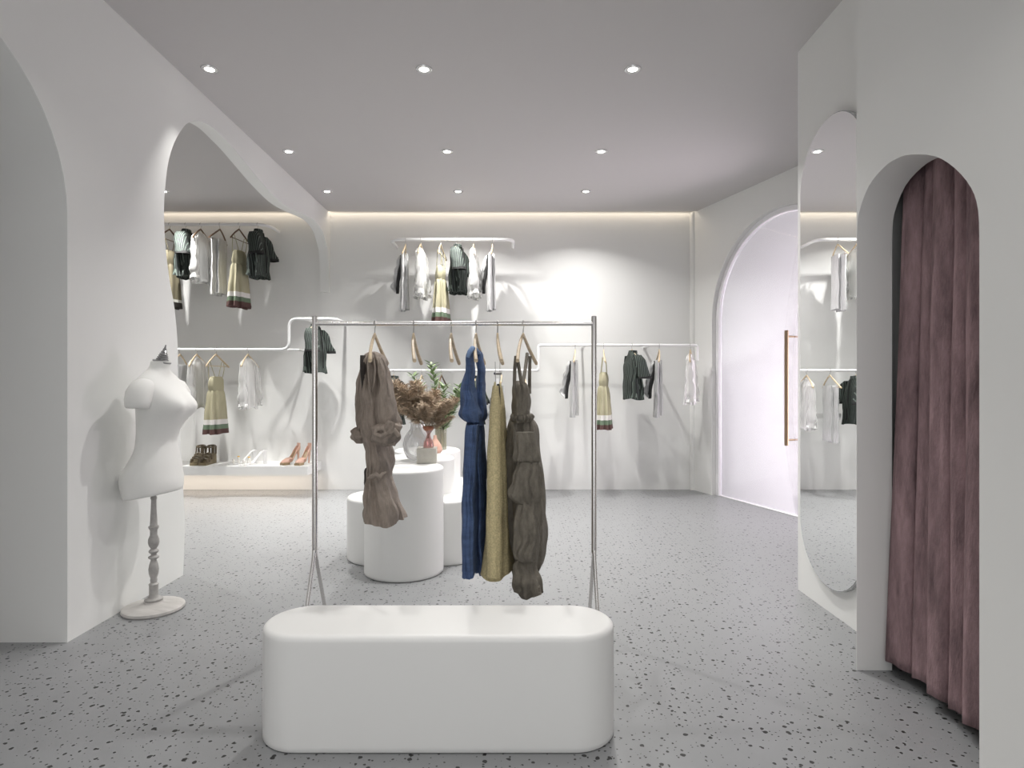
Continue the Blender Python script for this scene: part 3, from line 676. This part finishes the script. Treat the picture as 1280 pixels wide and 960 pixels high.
# pampas plumes
rnd = random.Random(5)
def plume(seed, L, lean):
    rr = random.Random(seed); o = thing('pampas_plume', 'x', 'dried grass')
    P = [Vector((lean * (t ** 1.6) * L, 0, L * t * (1 - .18 * abs(lean) * t))) for t in [k / 14 for k in range(15)]]
    b = bmesh.new(); tube(b, P, [.0022 * (1 - .5 * k / 14) for k in range(15)], 6); link('stem', b, M['stem'], o)
    b = bmesh.new()
    for i in range(520):
        t = .36 + .64 * rr.random() ** .8; k = t * 14; j = min(int(k), 13); base = P[j].lerp(P[j + 1], k - j)
        env = math.sin(math.pi * min(1, (t - .30) / .72)) ** .6
        a = rr.random() * 2 * math.pi; ln = (.035 + .055 * rr.random()) * (.5 + env); tan = (P[j + 1] - P[j]).normalized()
        out_ = Vector((math.cos(a), math.sin(a), 0)); d = (tan * rr.uniform(.1, .9) + out_ * rr.uniform(.5, 1.0)).normalized()
        side = d.cross(Vector((rr.random() - .5, rr.random() - .5, rr.random() - .5))).normalized() * rr.uniform(.0025, .0055)
        p1 = base + d * ln * .55 + Vector((0, 0, -.002)); p2 = base + d * ln + Vector((0, 0, -.012 - .02 * rr.random()))
        vs = [b.verts.new(q) for q in (base, p1 + side, p2, p1 - side)]; b.faces.new(vs)
        for q in range(3):
            s_ = base.lerp(p2, .35 + .2 * q); dd = (d + Vector((rr.random() - .5, rr.random() - .5, rr.random() - .7)) * 1.2).normalized() * .022
            b.faces.new([b.verts.new(x) for x in (s_, s_ + dd * .5 + side * .7, s_ + dd)])
    link('plume_head', b, M['pampas'], o, ang=180)
    return o
PL = [plume(1, .44, .22), plume(2, .41, .58), plume(3, .37, .9)]
pl_lab = ['upright brown pampas plume leaning toward the linen dress', 'brown pampas plume low in the bunch on the linen dress side', 'brown pampas plume arching highest above the round vase', 'brown pampas plume in the centre front of the bunch', 'brown pampas plume in the centre back of the bunch',
          'brown pampas plume leaning toward the blue jumpsuit', 'brown pampas plume low in the bunch beside the olive leaves', 'brown pampas plume drooping over the round vase', 'brown pampas plume drooping on the jumpsuit side', 'brown pampas plume standing upright behind the others', 'brown pampas plume leaning toward the viewer', 'brown pampas plume spreading above the copper rim']
for i, (k, deg, sc) in enumerate([(1, 180, 1.02), (2, 172, .90), (1, 195, 1.05), (0, 270, .72), (0, 60, .78), (1, 8, .76), (2, 350, .5), (2, 205, .8), (1, 330, .72), (0, 180, .92), (1, 265, .66), (1, 30, .68)]):
    loc = (-.585 + .003 * math.cos(i), 4.26 + .003 * math.sin(i), ZT_ + .17)
    if k not in used: used.add(k); o = PL[k]; o.location = loc; o.rotation_euler = (0, 0, math.radians(deg)); o['label'] = pl_lab[i]
    else: o = copy_tree(PL[k], loc, math.radians(deg), pl_lab[i])
    o['group'] = 'dried pampas plumes in the pink bottle'; o.scale = (sc, sc, sc)
# peach bud vase and ribbed vase with olive branches
b = bmesh.new(); lathe(b, [(.001, 0), (.045, 0), (.058, .02), (.055, .05), (.035, .085), (.015, .115), (.013, .14), (.001, .14)], 28)
o = link('bud_vase', b, M['peach']); o.location = (-.615, 4.86, ZT_); tag(o, 'small peach ceramic bud vase half hidden behind the pink bottle', 'vase')
rv = thing('ribbed_vase', 'tall ribbed olive-tinted glass vase holding the green olive branches', 'vase', (-.60, 5.12, ZT_))
b = bmesh.new(); n = 64
def rib(r_, z): return [Vector(((r_ + .0015 * math.cos(16 * 2 * math.pi * k / n)) * math.cos(2 * math.pi * k / n), (r_ + .0015 * math.cos(16 * 2 * math.pi * k / n)) * math.sin(2 * math.pi * k / n), z)) for k in range(n)]
rings_mesh(b, [rib(.045, 0), rib(.047, .01), rib(.047, .21), rib(.043, .21), rib(.043, .015)]); link('vase_body', b, M['ribbed'], rv)
def branch(seed, L, lean, label, deg):
    rr = random.Random(seed); o = thing('olive_branch', label, 'branch', (-.60, 5.12, ZT_ + .02), math.radians(deg), 'olive branches in the ribbed vase')
    P = [Vector((lean * L * (t ** 1.7), .015 * math.sin(5 * t + seed), L * t)) for t in [k / 16 for k in range(17)]]
    b = bmesh.new(); tube(b, P, [.0035 * (1 - .7 * k / 16) for k in range(17)], 6); st = link('twig', b, M['twig'], o)
    b = bmesh.new()
    for i in range(64):
        t = .36 + .64 * i / 63; k = t * 16; j = min(int(k), 15); base = P[j].lerp(P[j + 1], k - j); a = i * 2.4 + rr.random()
        d = Vector((math.cos(a), math.sin(a), .45 + .5 * rr.random())).normalized(); ln = rr.uniform(.06, .11); wv = d.cross(Vector((0, 0, 1))).normalized() * rr.uniform(.010, .016)
        pts_ = [base, base + d * ln * .3 + wv, base + d * ln * .65 + wv * .8 - Vector((0, 0, .004)), base + d * ln - Vector((0, 0, .012)), base + d * ln * .65 - wv * .8 - Vector((0, 0, .004)), base + d * ln * .3 - wv]
        b.faces.new([b.verts.new(q) for q in pts_])
    lf = link('leaves', b, M['leaf'], o, ang=180, kind='stuff'); return o
for a_ in [(11, .70, .12, 'tallest green olive branch standing upright in the ribbed vase', 190), (12, .52, .34, 'olive branch reaching toward the blue jumpsuit', -8), (13, .60, .42, 'olive branch reaching up over the pampas grass', 172),
           (14, .42, .42, 'low olive branch drooping over the rim of the ribbed vase', 15), (15, .52, .25, 'olive branch leaning toward the back wall', 80), (16, .40, .35, 'short olive branch low beside the pampas grass', 150), (17, .36, .5, 'short olive branch bending toward the viewer', -60), (18, .47, .45, 'olive branch between the tallest branch and the blue jumpsuit', -25), (19, .38, .30, 'short leafy olive branch just above the rim of the ribbed vase', 5)]: branch(*a_)

# ---------------------------------------------------------------- garment rack
YR = 3.0; XP0, XP1 = (393.5 - CX) / F * YR, (742.5 - CX) / F * YR; ZBar = 1.548
rk = thing('garment_rack', 'free-standing chrome clothes rack with splayed legs behind the white bench', 'clothes rack', ((XP0 + XP1) / 2, YR, 0))
T = Matrix.Translation(-Vector(((XP0 + XP1) / 2, YR, 0)))
for X in (XP0, XP1):
    b = bmesh.new(); lathe(b, [(.0135, .417), (.0135, 1.578), (.012, 1.585)], 20, (X, YR, 0)); b.transform(T); link('post', b, M['steel'], rk)
    for s in (-1, 1):
        b = bmesh.new(); tube(b, [(X, YR + s * .006, .43), (X, YR + s * .015, .40), (X, YR + s * .20, .006)], [.009, .0095, .0095], 14); b.transform(T); link('leg', b, M['steel'], rk)
b = bmesh.new(); tube(b, [(XP0, YR, ZBar), (XP1, YR, ZBar)], .0115, 16); b.transform(T); link('hanging_bar', b, M['steel'], rk)
rack_h = [(468.5, 90, 'light wooden hanger holding the brown linen dress on the chrome rack'), (517, 94, 'empty light wooden hanger on the chrome rack nearest the linen dress'), (564, 90, 'empty light wooden hanger on the chrome rack nearest the blue jumpsuit'),
          (595, 87, 'light wooden hanger of the blue jumpsuit'), (622, 90, 'light wooden clip hanger holding the ochre skirt'), (654, 75, 'light wooden hanger holding the dark ruffled dress')]
for px, deg, lb in rack_h:
    o = place(HR, 'HR', ((px - CX) / F * YR, YR, ZBar), math.radians(deg), lb, 'wooden hangers on the chrome rack')

# ---- foreground garments, drawn as soft lofted rings at their place on the rack
def rowsat(px_rows, Y=YR, dy=0):
    """(py, pxL, pxR, half depth, y offset)"""
    R = []
    for q in px_rows:
        py, l, r_, hy = q[:4]; yo = q[4] if len(q) > 4 else 0
        R.append((((l + r_) / 2 - CX) / F * Y, Y + dy + yo, EYE - (py - CY) / F * Y, (r_ - l) / 2 / F * Y, hy))
    return R
def garment(name, label, cat, px):
    return thing(name, label, cat, ((px - CX) / F * YR, YR, ZBar), 0, 'clothes on the chrome rack')
def addpart(par, name, m, builder, ang=70):
    b = bmesh.new(); builder(b); b.transform(Matrix.Translation(-par.location)); return link(name, b, m, par, ang=ang)
def addsub(g, par, name, m, builder, ang=70):
    b = bmesh.new(); builder(b); b.transform(Matrix.Translation(-g.location)); return link(name, b, m, par, ang=ang)
# brown linen dress
g = garment('linen_dress', 'brown linen long-sleeved dress with knotted cuffs, on the chrome rack above the table', 'dress', 468.5)
addpart(g, 'dress_body', M['linen'], lambda b: loft(b, rowsat([(440, 463, 471, .05), (444, 460, 475, .12), (451, 457.5, 478, .180), (463, 455, 481, .178), (485, 454, 484, .155), (520, 455, 486, .145), (555, 458, 488, .13), (580, 461, 489, .12), (594, 461, 488, .12), (602, 459, 490, .13), (618, 458, 495, .14), (636, 457, 501, .15), (650, 457, 503, .15)]),
        96, 5, folds=((5, .01, .07, 0), (11, .01, .06, 2)), crease=.07, crumple=.022, cfreq=11, seed=2, hem=.012))
addpart(g, 'neck_opening_shade', M['linen_dark'], lambda b: loft(b, rowsat([(446, 460, 466, .02, -.150), (455, 461, 467.5, .02, -.172), (470, 461.5, 467.5, .02, -.170), (490, 463, 466, .014, -.157)]), 20, 4))  # dark solid standing in for the shade inside the neck
addpart(g, 'neck_band', M['linen'], lambda b: tube(b, [PX(459.5, 447, 2.84), PX(460, 462, 2.815), PX(461.5, 478, 2.815), PX(464.5, 493, 2.83), PX(468, 478, 2.815), PX(469, 462, 2.815), PX(467.5, 448, 2.84)], .0045, 8))
addpart(g, 'gathered_tuck', M['linen'], lambda b: tube(b, [PX(460, 598, 2.86), PX(465, 596, 2.85), PX(470, 593, 2.85), PX(475, 597, 2.85), PX(479, 592, 2.86), PX(483, 590, 2.87)], [.006, .013, .012, .014, .010, .004], 10))
SL = addpart(g, 'sleeve', M['linen'], lambda b: loft(b, rowsat([(447, 470, 477, .05), (458, 471, 482, .07), (478, 472, 489, .08), (505, 472, 495, .085), (522, 472, 498, .085), (531, 474, 499, .08)], 2.90), 48, 5, folds=((6, .02, .06, 0),), crease=.07, crumple=.018, cfreq=14, seed=5))
b_ = addsub(g, SL, 'knotted_cuff', M['linen'], lambda b: (loft(b, [(r_[0] , r_[1], r_[2], r_[3], r_[4]) for r_ in rowsat([(529, 473, 499, .06), (535, 466, 501, .075), (543, 464, 500, .075), (551, 469, 495, .06), (557, 476, 490, .03)], 2.86)], 48, 5, folds=((5, .08, .1, 0),), crease=.07, crumple=.03, cfreq=22, seed=8),
        tube(b, [PX(481, 540, 2.79), PX(484, 533, 2.77), PX(487, 527, 2.77), PX(491, 529, 2.77), PX(489, 536, 2.77), PX(484, 540, 2.78), PX(478, 535, 2.77), PX(471, 536, 2.77), PX(469, 542, 2.77), PX(476, 545, 2.77), PX(484, 541, 2.78), PX(493, 538, 2.78), PX(498, 545, 2.79)], .013, 10)))
SL2 = addpart(g, 'sleeve', M['linen'], lambda b: loft(b, rowsat([(452, 453, 460, .04), (465, 450, 460, .06), (490, 447, 457, .07), (515, 446, 457, .075), (535, 446, 457, .07)], 3.12), 40, 5, folds=((5, .02, .06, 0),), crease=.07, crumple=.014, cfreq=14, seed=6))
b_ = addsub(g, SL2, 'knotted_cuff', M['linen'], lambda b: loft(b, rowsat([(534, 444, 458, .06), (540, 440, 459, .07), (546, 441, 459, .07), (553, 446, 457, .05)], 3.12), 40, 4, folds=((5, .08, .1, 0),), crease=.07, crumple=.025, cfreq=22, seed=9))
addpart(g, 'trailing_tie', M['linen_dark'], lambda b: loft(b, rowsat([(585, 457, 463, .02), (592, 455, 463, .03), (600, 455, 462, .03), (612, 458, 462, .015)], 3.04), 20, 4, crease=.07, crumple=.01, cfreq=20))
# blue denim jumpsuit
g = garment('denim_jumpsuit', 'blue denim sleeveless jumpsuit with gathered waist, on the chrome rack beside the ochre skirt', 'jumpsuit', 595)
addpart(g, 'front_panel', M['denim'], lambda b: loft(b, rowsat([(436, 586, 592, .03), (444, 583, 593.5, .05), (462, 581, 592.5, .07), (480, 579, 592, .09), (495, 577.5, 594, .11), (510, 575.5, 598, .12), (519, 575, 600, .12), (526, 582, 600, .10)], 2.93), 64, 5, folds=((5, .02, .05, 0), (9, .0, .06, 1)), crease=.07, crumple=.014, cfreq=14, seed=3))
addpart(g, 'back_panel', M['denim'], lambda b: loft(b, rowsat([(438, 594, 600, .03), (446, 595, 604, .05), (465, 596, 606, .07), (490, 596, 607, .09), (512, 594, 607.5, .11), (520, 592, 607.5, .11), (526, 590, 605, .10)], 3.06), 64, 5, folds=((5, .02, .05, 0),), crease=.07, crumple=.012, cfreq=14, seed=4))
addpart(g, 'collar', M['denim_light'], lambda b: tube(b, [PX(585, 447, 2.84), PX(587, 440, 2.845), PX(590.5, 436, 2.87), PX(595, 437.5, 2.93), PX(600, 443, 3.05)], [.008, .012, .014, .012, .008], 12))
addpart(g, 'waistband', M['denim'], lambda b: loft(b, rowsat([(522, 583, 604, .11), (526, 584, 604, .105), (531, 583.5, 605, .11)]), 64, 3, folds=((18, .04, .04, 0),)))
addpart(g, 'trouser_leg', M['denim'], lambda b: loft(b, rowsat([(529, 584, 600, .11, -.03), (550, 582, 599, .12, -.03), (600, 580, 597, .125, -.03), (660, 578.5, 596, .13, -.03), (711, 578, 596, .13, -.03)], 2.95), 64, 5, folds=((5, .03, .08, 0), (8, .02, .05, 1)), crease=.07, crumple=.008, seed=6))
addpart(g, 'trouser_leg', M['denim'], lambda b: loft(b, rowsat([(529, 590, 604, .11), (550, 591, 606, .12), (600, 592, 607.5, .125), (660, 592.5, 609, .13), (709, 592, 610, .13)], 3.05), 64, 5, folds=((5, .03, .08, 2), (8, .02, .05, 1)), crease=.07, crumple=.008, seed=7))
# ochre skirt on a clip hanger
g = garment('ochre_skirt', 'long ochre woollen skirt held by metal clips, between the blue jumpsuit and the dark dress', 'skirt', 622)
addpart(g, 'clip', M['hook'], lambda b: (tube(b, [PX(619, 452, 2.95), PX(619.5, 478, 2.95)], .002, 6), tube(b, [PX(625, 452, 3.0), PX(625, 478, 3.0)], .002, 6), tube(b, [PX(618, 467, 2.95), PX(626, 467, 2.98)], .006, 8), box(b, PX(620, 484, 2.90), PX(624, 473, 2.92))))
addpart(g, 'skirt_body', M['ochre'], lambda b: loft(b, rowsat([(477, 618, 625, .03), (488, 615, 628, .06), (505, 613.5, 630, .08), (540, 612, 632, .10), (600, 609, 635, .12), (660, 606, 637, .13), (712, 600, 640, .135)]), 80, 5, folds=((3, .04, .16, 1), (7, .02, .05, 0)), crease=.03, crumple=.005, seed=3, hem=.010, power=.7))
addpart(g, 'front_fold', M['ochre'], lambda b: loft(b, rowsat([(482, 616, 623, .02), (520, 612, 625, .025), (600, 609, 627, .03), (680, 608, 627.5, .03), (720, 608, 627.5, .03, 0)], 2.82), 40, 5, folds=((3, .03, .08, 0),), crease=.07, crumple=.006, seed=5))
addpart(g, 'dark_slit', M['dark_edge'], lambda b: loft(b, rowsat([(480, 621, 624.5, .01), (492, 622.5, 625.5, .01), (506, 624, 625.5, .006)], 2.90), 16, 3))
# dark ruffled dress
g = garment('ruffled_dress', 'dark taupe pinafore dress with gathered ruffled tiers, nearest the free chrome post', 'dress', 654)
for pts_, nm in (([PX(645, 445, 2.86), PX(643.5, 462, 2.86), PX(643, 485, 2.88)], 'a'), ([PX(646, 445, 2.86), PX(649, 462, 2.88), PX(652, 480, 2.90)], 'b'), ([PX(659, 442, 3.08), PX(656.5, 462, 3.0), PX(653.5, 480, 2.92)], 'c'), ([PX(662.5, 445, 3.1), PX(662, 465, 3.1), PX(662, 492, 3.08)], 'd')):
    addpart(g, 'strap', M['taupe'], lambda b, q=pts_: tube(b, catmull([tuple(x) for x in q], 5), .0088, 10))
addpart(g, 'bodice', M['taupe'], lambda b: loft(b, rowsat([(476, 642.5, 655, .07), (484, 641.5, 660, .10), (500, 641, 663, .11), (516, 641, 663, .11), (527, 641, 662, .105)]), 64, 5, folds=((5, .02, .05, 0),), crease=.07, crumple=.010, cfreq=11, seed=3))
addpart(g, 'waist_ruffle', M['taupe'], lambda b: loft(b, rowsat([(517, 640, 664, .115), (521, 638, 666, .125), (526, 640, 663, .11)]), 96, 3, folds=((17, .06, .05, 0),), crease=.07, crumple=.01, cfreq=25))
addpart(g, 'skirt', M['taupe'], lambda b: loft(b, rowsat([(522, 639.5, 663, .11), (530, 636.5, 667, .13), (548, 633.5, 671, .15), (575, 631.5, 673.5, .16), (610, 631, 677, .16), (650, 634, 680, .15), (680, 640, 680, .14), (705, 643, 676, .12), (718, 650, 670, .10)], 3.04), 110, 5, folds=((9, .07, .13, 0), (5, .02, .07, 1)), crease=.07, crumple=.014, seed=4))
addpart(g, 'ruffle_tier', M['taupe'], lambda b: loft(b, rowsat([(540, 645, 668, .03), (560, 643.5, 672, .05), (574, 643, 674, .055), (579, 648, 672, .03)], 2.84), 64, 5, folds=((8, .08, .16, 0),), crease=.07, crumple=.012, cfreq=15, seed=6))
addpart(g, 'ruffle_tier', M['taupe'], lambda b: loft(b, rowsat([(577, 649, 672, .03), (590, 644, 674, .05), (607, 640, 674.5, .06), (620, 639, 675, .06), (628, 646, 673, .035)], 2.82), 64, 5, folds=((8, .10, .18, 1),), crease=.07, crumple=.02, cfreq=14, seed=7))
addpart(g, 'ruffle_tier', M['taupe'], lambda b: loft(b, rowsat([(626, 648, 671, .03), (645, 645, 672, .05), (675, 642.5, 671, .06), (694, 641.5, 669, .06), (700, 647, 668, .035)], 2.82), 64, 5, folds=((7, .10, .18, 2),), crease=.07, crumple=.018, cfreq=14, seed=8))
addpart(g, 'hem_ruffle', M['taupe'], lambda b: loft(b, rowsat([(698, 648, 668, .03), (712, 644, 671, .05), (728, 642, 675, .06), (740, 644, 676, .06)], 2.83), 64, 5, folds=((6, .10, .24, 0),), crease=.07, crumple=.025, cfreq=16, seed=9, hem=.02))
addpart(g, 'hem_tail', M['taupe'], lambda b: loft(b, rowsat([(712, 640, 662, .04), (730, 645, 668, .04), (742, 649, 668, .035), (748, 652, 660, .02)], 2.94), 40, 4, folds=((4, .04, .08, 0),), crease=.07, crumple=.01, cfreq=16, seed=2))

# ---------------------------------------------------------------- mannequin
mn = thing('mannequin', 'white headless dress form on a turned grey stand beside the left wall', 'mannequin', (-1.986, 3.37, 0))
b = bmesh.new(); lathe(b, [(.150, .0), (.156, .008), (.154, .02), (.14, .027), (.09, .034), (.05, .042), (.046, .05)], 48); link('stand_base', b, M['base'], mn)
prof = [(.042, .048), (.046, .054), (.046, .062), (.030, .07), (.026, .078), (.023, .085), (.023, .135), (.026, .142), (.016, .15), (.018, .165), (.016, .175), (.024, .20), (.026, .225), (.022, .25), (.016, .27), (.014, .278), (.026, .286), (.027, .294), (.014, .303), (.014, .310), (.024, .318), (.025, .327), (.014, .338), (.024, .355), (.028, .372), (.027, .39), (.018, .415), (.018, .44), (.025, .452), (.026, .462), (.019, .466), (.014, .56), (.013, .61), (.016, .614), (.016, .624), (.011, .63), (.011, .66), (.014, .664), (.014, .70)]
b = bmesh.new(); lathe(b, prof, 24); link('turned_pole', b, M['greywood'], mn)
# torso : local x = shoulder axis, local y = depth (front = -y)
torso = [  # z, cx, cy, hx, hy, tiltx
    (.640, 0, .01, .160, .118), (.648, 0, .01, .172, .127), (.70, 0, .01, .176, .132), (.76, 0, .01, .172, .126), (.82, 0, .0, .155, .112), (.88, 0, -.005, .132, .098), (.93, 0, -.005, .120, .092), (.98, 0, -.01, .122, .096),
    (1.04, 0, -.02, .135, .108), (1.10, 0, -.03, .150, .122), (1.15, 0, -.028, .160, .122), (1.20, 0, -.015, .170, .108), (1.24, 0, .0, .176, .090), (1.275, 0, .01, .150, .074), (1.305, 0, .015, .105, .060), (1.33, 0, .015, .062, .052), (1.35, 0, .01, .052, .050), (1.375, 0, .005, .050, .050)]
R = catmull(torso, 3); n = 72; rings = []
for (z, cx_, cy_, hx, hy) in R:
    ring = []
    for k in range(n):
        th = 2 * math.pi * k / n; c, s = math.cos(th), math.sin(th)
        x = cx_ + hx * c; y = cy_ + hy * s
        if s < 0:
            for sx in (-.07, .07):
                d2 = ((x - sx) / .062) ** 2 + ((z - 1.125) / .062) ** 2
                y -= .042 * math.exp(-d2)
        else:
            d2 = ((abs(x) - .075) / .07) ** 2 + ((z - .74) / .08) ** 2; y += .03 * math.exp(-d2)
        zz = z - .022 * y / .13 * max(0, 1 - (z - .64) / .2); y -= .085 * max(0, z - .95)
        ring.append(Vector((x, y, zz)))
    rings.append(ring)
b = bmesh.new(); rings_mesh(b, rings)
YAW = math.radians(86)
to = link('torso', b, M['mannequin'], mn, ang=60); to.rotation_euler = (math.radians(0), 0, YAW); to.location = (.012, 0, 0)
for s in (-1, 1):
    b = bmesh.new(); path = [((.070, 1.225), .048, .05), ((.105, 1.232), .056, .060), ((.140, 1.222), .060, .066), ((.165, 1.195), .060, .068), ((.178, 1.160), .056, .066), ((.183, 1.128), .050, .060), ((.1835, 1.122), .044, .053)]
    rr_ = []
    for i_, ((px_, pz_), r1, r2) in enumerate(path):
        q0, q1 = path[max(i_ - 1, 0)][0], path[min(i_ + 1, len(path) - 1)][0]
        d = Vector((s * (q1[0] - q0[0]), 0, q1[1] - q0[1])).normalized(); u = Vector((0, 1, 0)); v_ = d.cross(u).normalized(); c0 = Vector((s * px_, -.022, pz_))
        rr_.append([c0 + u * r2 * math.cos(2 * math.pi * k / 32) + v_ * r1 * math.sin(2 * math.pi * k / 32) for k in range(32)])
    rings_mesh(b, rr_); o = link('shoulder_cap', b, M['mannequin'], to, ang=60)
b = bmesh.new(); tl = [(.046, 1.37), (.047, 1.378), (.030, 1.382), (.032, 1.388), (.026, 1.392), (.029, 1.398), (.023, 1.402), (.026, 1.408), (.020, 1.412), (.022, 1.418), (.015, 1.424), (.016, 1.43), (.009, 1.438), (.010, 1.444), (.005, 1.452), (.003, 1.47)]
lathe(b, [(r_, z - 1.37) for r_, z in tl], 24); b.transform(Matrix.Translation((0, -.034, 1.37)) @ Matrix.Rotation(math.radians(14), 4, 'X')); o = link('neck_finial', b, M['capm'], to)
